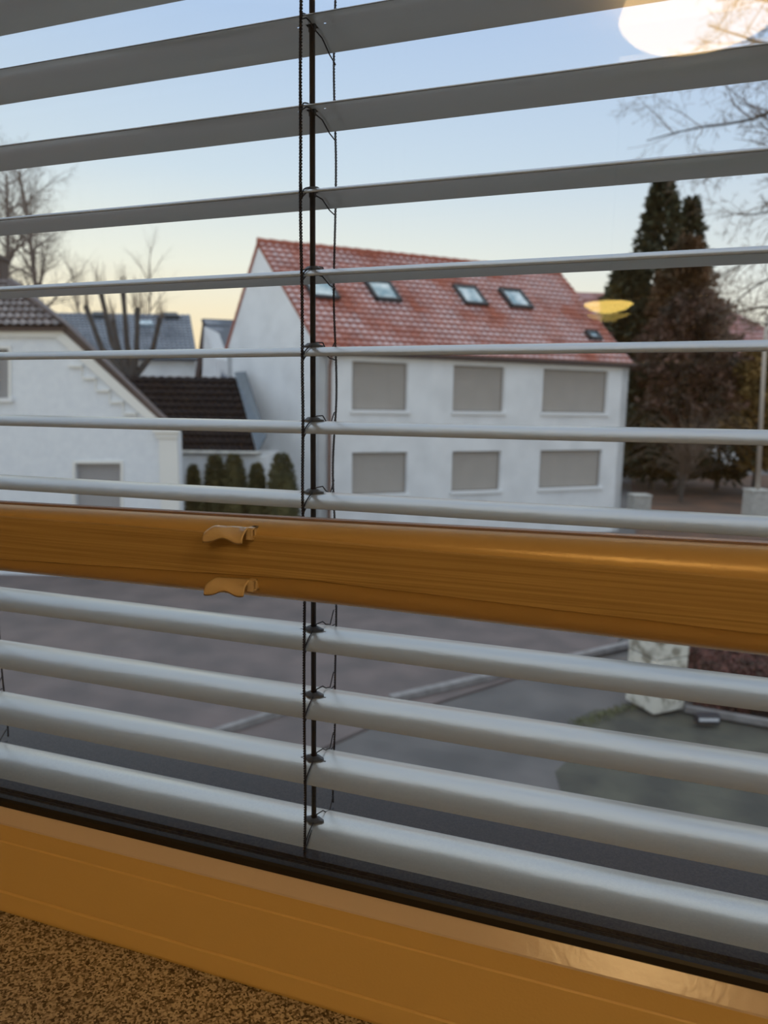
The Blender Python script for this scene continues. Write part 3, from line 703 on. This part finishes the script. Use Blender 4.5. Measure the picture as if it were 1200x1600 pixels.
for (a, b2, c, d) in wl:
    q = MB(); o1 = [lp_(a, d, -.14), lp_(c, d, -.14), lp_(c, b2, -.14), lp_(a, b2, -.14)]; q.prism(o1, FH*.05)
    wf = q.build('window_shutter' if a > 50 else 'window_pane', M['curtain'] , lh)
    ww = 4
    q = MB()
    for (x0, y0, x1, y1) in ((a-ww, b2-ww, c+ww, b2), (a-ww, b2, a, d), (c, b2, c+ww, d)):
        q.prism([lp_(x0, y1), lp_(x1, y1), lp_(x1, y0), lp_(x0, y0)], -FH*.035)
    s_ = q.build('window_surround', M['trim']); s_.parent = wf
    q = MB(); q.prism([lp_(a-8, d+6), lp_(c+8, d+6), lp_(c+8, d), lp_(a-8, d)], -FH*.10); s_ = q.build('window_ledge', M['sillw']); s_.parent = wf
# eave band, raking trim and pilaster
q = MB(); q.prism([lp_(-260, 526), lp_(90, 527), lp_(98, 517), lp_(-260, 514)], -FH*.10); q.build('eave_band', M['trim'], lh)
q = MB(); q.prism([lp_(98, 517), lp_(90, 527), lp_(91, 529), lp_(240, 664), lp_(262, 664)], -FH*.09); q.build('raking_trim', M['trim'], lh)
q = MB()
q.prism([gz(249), gz(278), lp_(278, 684), lp_(249, 684)], -FH*.07)
q.build('pilaster', M['trim'], lh)
q = MB(); q.prism([lp_(241, 676), lp_(283, 676), lp_(283, 671), lp_(241, 671)], -FH*.16); q.prism([lp_(245, 684), lp_(280, 684), lp_(280, 676), lp_(245, 676)], -FH*.11); q.build('capital', M['trim'], lh)
q = MB()
for (x0, y0, x1) in ((108, 571, 130), (130, 590, 151), (151, 609, 173), (173, 627, 194), (194, 645, 214)):
    q.prism([lp_(x0, y0+3), lp_(x1, y0+3), lp_(x1, y0), lp_(x0, y0)], -FH*.08)
    q.prism([lp_(x1-1.5, y0+19), lp_(x1, y0+19), lp_(x1, y0), lp_(x1-1.5, y0)], -FH*.05)
q.build('brick_steps', M['trim'], lh)
# hipped tile face over the gable and the raking tile edge
e0, e1 = lp_(-260, 511, .25), lp_(101, 511, .25)
r1 = dep(40, 461, DL+1.6); r0 = dep(-160, 300, DL+5); r1b = dep(14, 438, DL+2.4)
tile_patch(e0, e1, r1b, dep(-190, 436, DL+2.4), 28, 8, .05, .05).build('hip_roof', M['tile_hip'], lh)
q = MB(); q.prism([lp_(14, 434, -2.4), lp_(101, 505, .3), lp_(246, 645, .1), lp_(262, 660, .1), lp_(262, 668, .1), lp_(98, 518, .1), lp_(8, 440, -2.4)][0:7], FH*.35); q.build('verge_tiles', M['tile_hip'], lh)
q = MB(); c0 = dep(-6, 405, DL+3); q.box(Vector((c0.x, c0.y, c0.z-.55)), R0*.22, FH*.22, (0, 0, .55)); q.box(c0+Vector((0, 0, .02)), R0*.28, FH*.28, (0, 0, .06)); q.build('chimney', M['gutter'], lh)

# dark tiled annex between the two houses
DA = 19.6
an = empty('dark_roofed_annex', Vector((dep(345, 700, DA).x, dep(345, 700, DA).y, 0)), 'low annex with near-black tiled roof between the two white houses', 'building')
a0, a1 = dep(262, 708, DA), dep(401, 706, DA); b0, b1 = dep(150, 588, DA+3.2), dep(369, 590, DA+3.2)
b0.z = b1.z = (b0.z+b1.z)/2; a0.z = a1.z = (a0.z+a1.z)/2
tile_patch(a0, a1, b1, b0, 16, 11, .04, .05).build('tiled_roof', M['tile_dark'], an)
q = MB(); t0, t1 = b1, a1; q.prism([dep(366, 582, DA+3.15), dep(382, 580, DA+3.15), dep(415, 682, DA+.2), dep(402, 706, DA-.05)], FH*.25); q.build('verge_board', M['lead'], an)
q = MB(); g0 = a0+R0*.5; q.prism([Vector((a0.x, a0.y, -.2)), Vector((a1.x, a1.y, -.2))+R0*.25, a1+R0*.25-Vector((0, 0, .1)), a0-Vector((0, 0, .1))], FH*3.0); ob = q.build('wall', M['render'], an)
q = MB(); q.tube([a0-FH*.12, a1+R0*.15-FH*.12], .06, 8); q.build('gutter', M['concrete'], an)

# far grey roofed house
DG = 38
gh = empty('grey_roofed_house', Vector((dep(230, 640, DG).x, dep(230, 640, DG).y, 0)), 'distant house with slate grey tiled roof behind the pollard tree', 'house')
a0, a1 = dep(60, 560, DG), dep(309, 562, DG); b0, b1 = dep(40, 484, DG+5), dep(297, 492, DG+5); b0 = dep(40, 490, DG+5); b0.z = b1.z
a0.z = a1.z
tile_patch(a0, a1, b1, b0, 34, 16, .05, .05, 4).build('tiled_roof', M['tile_grey'], gh)
q = MB(); q.prism([Vector((a0.x, a0.y, -.2))+FH*.4, Vector((a1.x, a1.y, -.2))+FH*.4-R0*.3, a1+FH*.4-R0*.3, a0+FH*.4], FH*8); q.build('wall', M['render'], gh)
for (uc, vc) in ((158, 496), (268, 497), (228, 510)):
    c = onP(uc, vc, a0, (a1-a0).cross(b0-a0).normalized()); s_ = (b0-a0).normalized(); n_ = (a1-a0).cross(b0-a0).normalized(); n_ = n_ if n_.z > 0 else -n_
    q = MB(); q.box(c+n_*.15, R0*.45, s_*.3, n_*.12); q.build('skylight', M['skyframe'] if uc != 228 else M['skyglass'], gh)
# small dark house
DS = 33
sh = empty('dark_roofed_cottage', Vector((dep(340, 640, DS).x, dep(340, 640, DS).y, 0)), 'small distant house with dark roof and narrow white gable', 'house')
q = MB(); P = [dep(309, 592, DS), dep(312, 592, DS), dep(322, 524, DS), dep(337, 592, DS), dep(352, 592, DS), dep(339, 540, DS), dep(320, 499, DS)]
facade(sh, [(308, 790), (345, 790), (337, 560), (319, 510)], DS, 5, M['render'], 'gable_wall')
q = MB(); q.prism([dep(303, 600, DS-.2), dep(309, 600, DS-.2), dep(322, 524, DS-.2), dep(317, 498, DS-.2)], FH*6); q.build('verge_board', M['gutter'], sh)
a0, a1, b1, b0 = dep(346, 592, DS-.1), dep(372, 592, DS+4.5), dep(368, 500, DS+5), dep(317, 498, DS-.1)
tile_patch(a0, a1, b1, b0, 10, 9, .05, .05, 4).build('tiled_roof', M['tile_grey'], sh)
# far right red-roofed house behind the trees
DR = 56
rh = empty('far_red_roofed_house', Vector((dep(1150, 640, DR).x, dep(1150, 640, DR).y, 0)), 'partly hidden house with dusky red roof behind the trees at right', 'house')
a0, a1 = dep(1020, 572, DR), dep(1330, 577, DR); b0, b1 = dep(1040, 470, DR+6), dep(1118, 474, DR+6); a0.z = a1.z; b0.z = b1.z
tile_patch(a0, a1, b1, b0, 26, 14, .05, .05, 4).build('tiled_roof', M['tile_red2'], rh)
q = MB(); q.prism([Vector((a0.x, a0.y, -.2))+FH*.4, Vector((a1.x, a1.y, -.2))+FH*.4, a1+FH*.4, a0+FH*.4], FH*9); q.build('wall', M['render'], rh)
a0, a1, b1, b0 = dep(880, 560, 47), dep(1000, 560, 47), dep(975, 459, 50), dep(900, 457, 50)
fr = empty('hidden_red_roofed_outbuilding', Vector((a0.x, a0.y, 0)), 'small red tiled roof peeking out between the white house and the conifer', 'building')
tile_patch(a0, a1, b1, b0, 14, 8, .05, .05, 4).build('tiled_roof', M['tile_red2'], fr)
q = MB(); q.prism([Vector((a0.x, a0.y, -.2))+FH*.4, Vector((a1.x, a1.y, -.2))+FH*.4, a1+FH*.4, a0+FH*.4], FH*5); q.build('wall', M['render'], fr)

# ================================================================== plants
def branchy(rng, base, height, r0, levels, spread, nchild, seglen=.16, up=.35, droop=0., first=.25, lean=Vector((0, 0, 1)), bl=.62):
    trunk = MB(); br = MB()
    def grow(p, d, L_, r, lev):
        n = max(2, int(5 if lev else 8)); pts = [p]; rs = [r]; dirs = [d]
        for i in range(n):
            d = (d+Vector((rng.gauss(0, .14), rng.gauss(0, .14), rng.gauss(0, .10)+up*.12*(lev > 0)-droop*.1*(lev > 1)))*(1 if lev else .35)).normalized()
            p = p+d*L_/n; pts.append(p); rs.append(max(.004, r*(1-(.72 if lev == 0 else .8)*(i+1)/n))); dirs.append(d)
        (trunk if lev == 0 else br).tube(pts, rs, 6 if lev < 2 else 3, cap=False)
        if lev < levels:
            k = nchild[lev]
            for j in range(k):
                t = first+(1-first)*(j+rng.random())/k if lev == 0 else .2+.8*(j+rng.random())/k
                idx = min(n-1, int(t*n)); fr_ = t*n-idx; q = pts[idx].lerp(pts[idx+1], fr_); dd = dirs[idx+1]
                a = dd.orthogonal().normalized(); a.rotate(Matrix.Rotation(rng.random()*6.283, 3, dd)) 
                nd = (dd*(1-spread)+a*spread+Vector((0, 0, up*.3))).normalized()
                grow(q, nd, L_*(bl if lev == 0 else .55)*(1.15-.6*t)*rng.uniform(.75, 1.2), rs[idx]*.55, lev+1)
    grow(Vector(base), lean.normalized(), height, r0, 0)
    return trunk, br
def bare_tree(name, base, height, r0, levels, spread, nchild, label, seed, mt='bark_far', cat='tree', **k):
    rng = random.Random(seed); t, b_ = branchy(rng, base, height, r0, levels, spread, nchild, **k)
    e = empty(name, base, label, cat); t.build('trunk', M[mt], e); x = b_.build('branches', M[mt], e); x['kind'] = 'stuff'
    return e
def gp_(u, D):
    p = dep(u, 640, D); return Vector((p.x, p.y, 0))
def topz(u, v, D): return dep(u, v, D).z
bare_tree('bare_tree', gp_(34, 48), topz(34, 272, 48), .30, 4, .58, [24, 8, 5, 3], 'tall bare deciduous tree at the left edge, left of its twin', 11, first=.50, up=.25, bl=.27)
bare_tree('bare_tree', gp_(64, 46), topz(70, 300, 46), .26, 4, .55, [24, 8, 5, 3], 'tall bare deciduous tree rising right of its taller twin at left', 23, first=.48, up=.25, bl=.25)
# pollarded tree with several knobby upright limbs
rng = random.Random(5); bp = gp_(207, 27); e = empty('pollard_tree', bp, 'bare pollarded tree with thick upright limbs before the grey roof', 'tree')
t = MB(); hub = dep(207, 592, 27); t.tube([bp, bp.lerp(hub, .5), hub], [.34, .28, .24], 8); t.build('trunk', M['bark'], e)
for (uu, vv) in ((134, 478), (157, 454), (192, 452), (215, 480), (250, 497), (176, 500)):
    tip = dep(uu, vv, 27+rng.uniform(-.8, .8)); mid = hub.lerp(tip, .45)+Vector(((tip-hub).x*.22, (tip-hub).y*.22, -.12)); lb = MB()
    lb.tube([hub, hub.lerp(mid, .5)+Vector((0, 0, -.03)), mid, mid.lerp(tip, .6), tip], [.15, .13, .11, .09, .11], 6); l_ = lb.build('limb', M['bark'], e)
    sh_ = MB()
    for k in range(16):
        dd = Vector((rng.gauss(0, .16), rng.gauss(0, .16), 1)); p = tip+Vector((rng.gauss(0, .10), rng.gauss(0, .13), 0)); L_ = rng.uniform(.5, 1.2)
        sh_.tube([p, p+dd*L_*.5, p+dd*L_+Vector((rng.gauss(0, .1), 0, 0))], [.014, .010, .004], 3, cap=False)
    s2 = sh_.build('shoots', M['twig']); s2['kind'] = 'stuff'; s2.parent = l_
def leafy(base, height, shape, n, size, rng, flat=.5, core=None):
    """leaf sprays scattered through a crown; shape(t, a) gives radius at height fraction t, azimuth a"""
    b = MB(); vs = []; fs = []
    for i in range(n):
        t = rng.random()**.85; a = rng.random()*6.283; R = shape(t, a); r = R*(1-.55*rng.random()**1.7)
        p = Vector(base)+Vector((math.cos(a)*r, math.sin(a)*r, t*height))
        s = size*rng.uniform(.5, 1.4); out = Vector((math.cos(a), math.sin(a), rng.uniform(-.5, .6))).normalized()
        u_ = (out+Vector((rng.gauss(0, .5), rng.gauss(0, .5), rng.gauss(0, .5)))).normalized(); w_ = u_.cross(Vector((rng.gauss(0, 1), rng.gauss(0, 1), rng.gauss(0, 1)))).normalized()
        o = len(vs); vs += [p-w_*s*.25, p+u_*s*.5-w_*s*.45*flat, p+u_*s*1.2, p+u_*s*.5+w_*s*.45*flat]; fs.append((o, o+1, o+2, o+3))
    b.add(vs, fs); return b
def evergreen(name, u, v_top, D, wpx, label, m, n=9000, size=.30, seed=1, base_t=.04, conic=1.0, lumps=.35, cat='tree', z0=0., tr=.16):
    rng = random.Random(seed); base = gp_(u, D); base.z = z0; H = topz(u, v_top, D)-z0; Rm = wpx/2*D/FPX
    e = empty(name, base, label, cat)
    t = MB(); t.tube([base, base+Vector((0, 0, H*.5)), base+Vector((0, 0, H*.96))], [tr, tr*.6, .02], 7); t.build('trunk', M['bark'], e)
    def shp(t_, a):
        q = max(0, t_-base_t)/(1-base_t)
        rr = (1-q)**conic*min(1, q*7+.35)
        return Rm*rr*(1+lumps*noise.noise(Vector((math.cos(a)*1.7+seed, math.sin(a)*1.7, t_*H*.75)))+lumps*.8*noise.noise(Vector((math.cos(a)*4, seed, t_*H*2.2))))+.05
    f = leafy(base+Vector((0, 0, H*base_t)), H*(1-base_t), shp, n, size, rng); o = f.build('foliage', M[m], e); o['kind'] = 'stuff'
    return e
evergreen('conifer', 1012, 288, 42, 190, 'tall dark conifer standing right of the white house', 'needle', 7500, .46, 3, .10, 1.0, 1.0)
evergreen('conifer', 1056, 325, 43.5, 110, 'slimmer conifer spire just right of the tallest conifer', 'needle', 5000, .42, 8, .12, .9, 1.0)
evergreen('conifer', 968, 412, 41, 105, 'short blackish conifer touching the corner of the white house', 'needle', 8000, .42, 17, .05, .45, .6)
evergreen('bronze_conifer', 1055, 385, 39, 140, 'bronze brown evergreen in the middle of the tree group', 'needle_brown', 13000, .38, 4, .13, .6, .9)
evergreen('evergreen_shrub', 1025, 570, 38, 150, 'dark dense shrub beneath the conifers', 'needle', 12000, .33, 41, .10, .22, .5, cat='shrub')
evergreen('evergreen_shrub', 1130, 585, 38.5, 190, 'dark dense shrub behind the right gate post', 'needle', 13000, .33, 45, .10, .22, .5, cat='shrub')
evergreen('beech_tree', 1072, 462, 36, 150, 'red-brown beech keeping dry leaves in front of conifers', 'beech', 15000, .26, 6, .22, .33, .6)
evergreen('ochre_hedge_tree', 1190, 545, 35, 110, 'ochre leaved tree behind the pole at the right edge', 'ochre_leaf', 9000, .26, 9, .20, .3, .5)
# fine hanging twigs in front of the beech
rng = random.Random(77); e = empty('weeping_shrub', gp_(1075, 33), 'pinkish bare weeping shrub with long arching twigs before the evergreens', 'shrub'); t = MB(); s0 = gp_(1075, 33); t.tube([s0, s0+Vector((.1, 0, 2.2))], [.10, .06], 6); t.build('trunk', M['bark'], e); b = MB()
for k in range(130):
    p = s0+Vector((.1, 0, rng.uniform(1.0, 2.2))); a = rng.random()*6.283; L_ = rng.uniform(1.4, 3.6); up_ = rng.uniform(.6, 3.2); pts = []
    for i in range(7):
        q = i/6; pts.append(p+Vector((math.cos(a)*L_*q, math.sin(a)*L_*q, up_*math.sin(q*2.3)-.5*q*q)))
    b.tube(pts, [.016, .014, .012, .010, .008, .006, .004], 3, cap=False)
x = b.build('twigs', M['twig'], e); x['kind'] = 'stuff'
# big bare tree whose crown enters from the right
def side_tree():
    rng = random.Random(31); base = gp_(1262, 15); e = empty('bare_tree', base, 'large bare tree reaching its branches in from the right edge', 'tree')
    t = MB(); H = topz(1262, -120, 15); t.tube([base, base+Vector((.1, 0, H*.3)), base+Vector((-.05, .1, H*.6)), base+Vector((0, 0, H))], [.26, .20, .14, .05], 8); t.build('trunk', M['bark'], e)
    lv = Vector((-R0.x, -R0.y, 0)); cnt = 0; tw = MB()
    def sub(p, d, L_, r, lev):
        n = 7; pts = [p]; rs = [r]; ds = []
        for i in range(n):
            d = (d+Vector((rng.gauss(0, .16), rng.gauss(0, .16), rng.gauss(0, .16)-.015*lev))).normalized(); p = p+d*L_/n; pts.append(p); rs.append(max(.0035, r*(1-.75*(i+1)/n))); ds.append(d)
        if lev == 0: bb = MB(); bb.tube(pts, rs, 5); bb.build('branch', M['bark'], e)
        else: tw.tube(pts, rs, 4 if lev == 1 else 3, cap=False)
        if lev < 3:
            for j in range([9, 6, 4][lev]):
                i = rng.randrange(1, n); dd = ds[i-1]; a = dd.orthogonal().normalized(); a.rotate(Matrix.Rotation(rng.random()*6.283, 3, dd))
                sub(pts[i], (dd*.55+a*.6).normalized(), L_*rng.uniform(.3, .5), rs[i]*.55, lev+1)
    for (v0, uE, vE, r) in ((150, 1060, 215, .045), (60, 1075, 100, .05), (300, 1080, 320, .045), (20, 1120, -20, .05), (370, 1100, 400, .04), (460, 1120, 480, .045), (250, 1130, 190, .04), (-60, 1140, -80, .05), (210, 1110, 270, .04), (420, 1105, 440, .035), (520, 1150, 500, .035), (90, 1150, 150, .04), (340, 1140, 290, .035)):
        p = dep(1262, v0, 15); q = dep(uE, vE, 15+rng.uniform(-1.2, 1.2)); sub(p, (q-p).normalized(), (q-p).length, r, 0)
    x = tw.build('twigs', M['twig'], e); x['kind'] = 'stuff'
side_tree()
# distant bare trees above the grey roof
for i, (u, v, D, lb) in enumerate([(285, 415, 80, 'faint distant bare tree above the grey roof, nearest the cottage'), (150, 425, 84, 'faint distant bare tree above the left end of the grey roof')]):
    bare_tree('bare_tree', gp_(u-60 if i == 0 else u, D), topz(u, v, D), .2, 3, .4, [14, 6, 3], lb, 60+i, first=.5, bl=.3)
# topiary bushes
TB = [(334, 713, 24, 40), (364, 712, 23, 46), (400, 727, 22.5, 34), (440, 711, 22, 58), (299, 730, 20.5, 24)]
TL = ['domed clipped topiary bush, leftmost and partly behind its neighbour', 'domed clipped topiary bush, larger of the left pair', 'small brownish clipped bush between two larger topiary domes', 'largest pointed topiary dome, beside the white house gable', 'loose dark shrub beside the pilaster of the brick house']
for i, (u, v, D, wpx) in enumerate(TB):
    D = 18.9-.12*i; base = gp_(u, D); H = topz(u, v, D); R_ = wpx/2*D/FPX; rng = random.Random(100+i); e = empty('topiary_bush', base, TL[i], 'bush', 'bushes below the annex')
    t = MB(); t.tube([base, base+Vector((0, 0, H*.5))], .05, 6); t.build('stem', M['bark'], e)
    core = MB(); pr_ = [(.001 if k == 0 else R_*.9*math.cos((k/12)*math.pi/2)**.40 if k < 12 else .001, H*.96*(k/12)**.85) for k in range(13)]; pr_[0] = (R_*.8, .12)
    core.lathe(pr_, base, 18)
    f = leafy(base+Vector((0, 0, .1)), H*.97, lambda t_, a: R_*1.02*(math.cos(t_*math.pi/2)**.40)+.01, 5000, .085, rng)
    f.add(core.v, core.f); o = f.build('foliage', M['topiary'], e); o['kind'] = 'stuff'

# gate posts, pole, stone pillar, hedge, ground lamp
def post(u, vt, vb, wpx, label, m, D=None, cap=True, name='gate_post'):
    g = onG(u, vb); D = (g-EYE).dot(Fw) if D is None else D; hw = wpx/2*D/FPX; zt = dep(u, vt, D).z; c = Vector((g.x, g.y, zt/2))
    e = empty(name, g, label, 'post'); b = MB(); b.box(c, R0*hw, FH*hw, (0, 0, zt/2)); b.build('shaft', m, e, bevel=.02)
    b = MB(); b.box(Vector((g.x, g.y, zt)), R0*hw*1.08, FH*hw*1.08, (0, 0, .04)); b.build('cap_stone', m, e, bevel=.01); return g, zt
post(997, 773, 812, 27, 'squat pale concrete gate post left of the leafy drive', M['concrete'])
g, zt = post(1179, 765, 815, 29, 'squat pale concrete gate post at the foot of the pole', M['concrete'])
gd = (g-EYE).dot(Fw)
b = MB(); pt = dep(1195, 540, gd-.2); b.tube([Vector((g.x, g.y, zt+.04)), Vector((pt.x, pt.y, pt.z)), Vector((pt.x, pt.y, pt.z+1.2))], [.09, .075, .07], 8)
tag(b.build('flag_pole', M['polemetal'], smooth=True), 'slim pale pole rising from the right gate post', 'pole')
# stone pillar built of blocks
gp0 = onG(1022, 1100); D = (gp0-EYE).dot(Fw); wh = 62/2*D/FPX; zt = dep(1022, 985, D).z; pl = empty('stone_pillar', gp0, 'weathered white stone block pillar beside the barberry hedge', 'pillar')
ax = (R0*.92+FH*.38).normalized(); ay = Vector((-ax.y, ax.x, 0)); nb = 4; rng = random.Random(3)
for i in range(nb):
    z0, z1 = zt*i/nb, zt*(i+1)/nb-.012; k = wh*rng.uniform(.96, 1.03); b = MB(); b.box(gp0+Vector((0, 0, (z0+z1)/2)), ax*k, ay*k, (0, 0, (z1-z0)/2)); b.build('stone_block', M['stone'], pl, bevel=.018)
b = MB(); b.box(gp0+Vector((0, 0, zt+.03)), ax*wh*1.05, ay*wh*1.05, (0, 0, .035)); b.build('cap_stone', M['stone'], pl, bevel=.012)
# barberry hedge
h0, h1 = onG(1085, 1108), onG(1330, 1135); rng = random.Random(12); hv = h1-h0; nn = Vector((-hv.y, hv.x, 0)).normalized(); b = MB(); vs_ = []; fs_ = []
for k in range(26000):
    s_ = rng.random(); t_ = rng.random(); z = rng.random()**.8*.75*(1+.2*noise.noise(Vector((s_*8, t_*3, 0)))); p = h0+hv*s_+nn*(t_*2.0+.08*noise.noise(Vector((s_*14, z*5, 0)))-.05)+Vector((0, 0, z))
    s = rng.uniform(.018, .045); u_ = Vector((rng.gauss(0, 1), rng.gauss(0, 1), rng.gauss(0, 1))).normalized(); w_ = u_.orthogonal().normalized(); o = len(vs_); vs_ += [p-u_*s, p+w_*s*.6, p+u_*s, p-w_*s*.6]; fs_.append((o, o+1, o+2, o+3))
b.add(vs_, fs_); tag(b.build('barberry_hedge', M['hedge_red']), 'low dark red barberry hedge right of the stone pillar', 'hedge')
gl = onG(1104, 1130); e = empty('ground_lamp', gl, 'small dark box with a pale bar on the verge before the hedge', 'lamp box')
b = MB(); b.box(gl+Vector((0, 0, .07)), R0*.17, FH*.06, (0, 0, .07)); b.build('housing', M['lampbox'], e, bevel=.02)
b = MB(); b.box(gl+Vector((0, 0, .08))-FH*.062, R0*.14, FH*.006, (0, 0, .022)); b.build('pale_bar', M['paleplate'], e)
rng = random.Random(9); b = MB()
for k in range(500):
    s_ = rng.random(); p = onG(900+88*s_, 1132-30*s_, 0)+Vector((rng.gauss(0, .06), rng.gauss(0, .06), 0)); h = rng.uniform(.01, .035); d_ = Vector((rng.gauss(0, .02), rng.gauss(0, .02), 0)); b.add([p-R0*.012, p+R0*.012, p+d_+Vector((0, 0, h))], [(0, 1, 2)])
tag(b.build('moss_tufts', M['moss_edge']), 'yellow-green moss tufts along the kerb left of the stone pillar', 'moss', None, 'stuff')
# brown planter seen at the left edge low down
pb = onG(8, 1175, 0); e = empty('garden_planter', pb, 'brown-green planter box on the road at the left edge', 'planter')
b = MB(); b.box(pb+Vector((-.15, 0, .16)), R0*.35, FH*.2, (0, 0, .16)); b.build('box', mat('mossy_wood', (.13, .09, .05), .9, c2=(.07, .08, .04), vscale=8), e, bevel=.01)
bpy.context.view_layer.update()
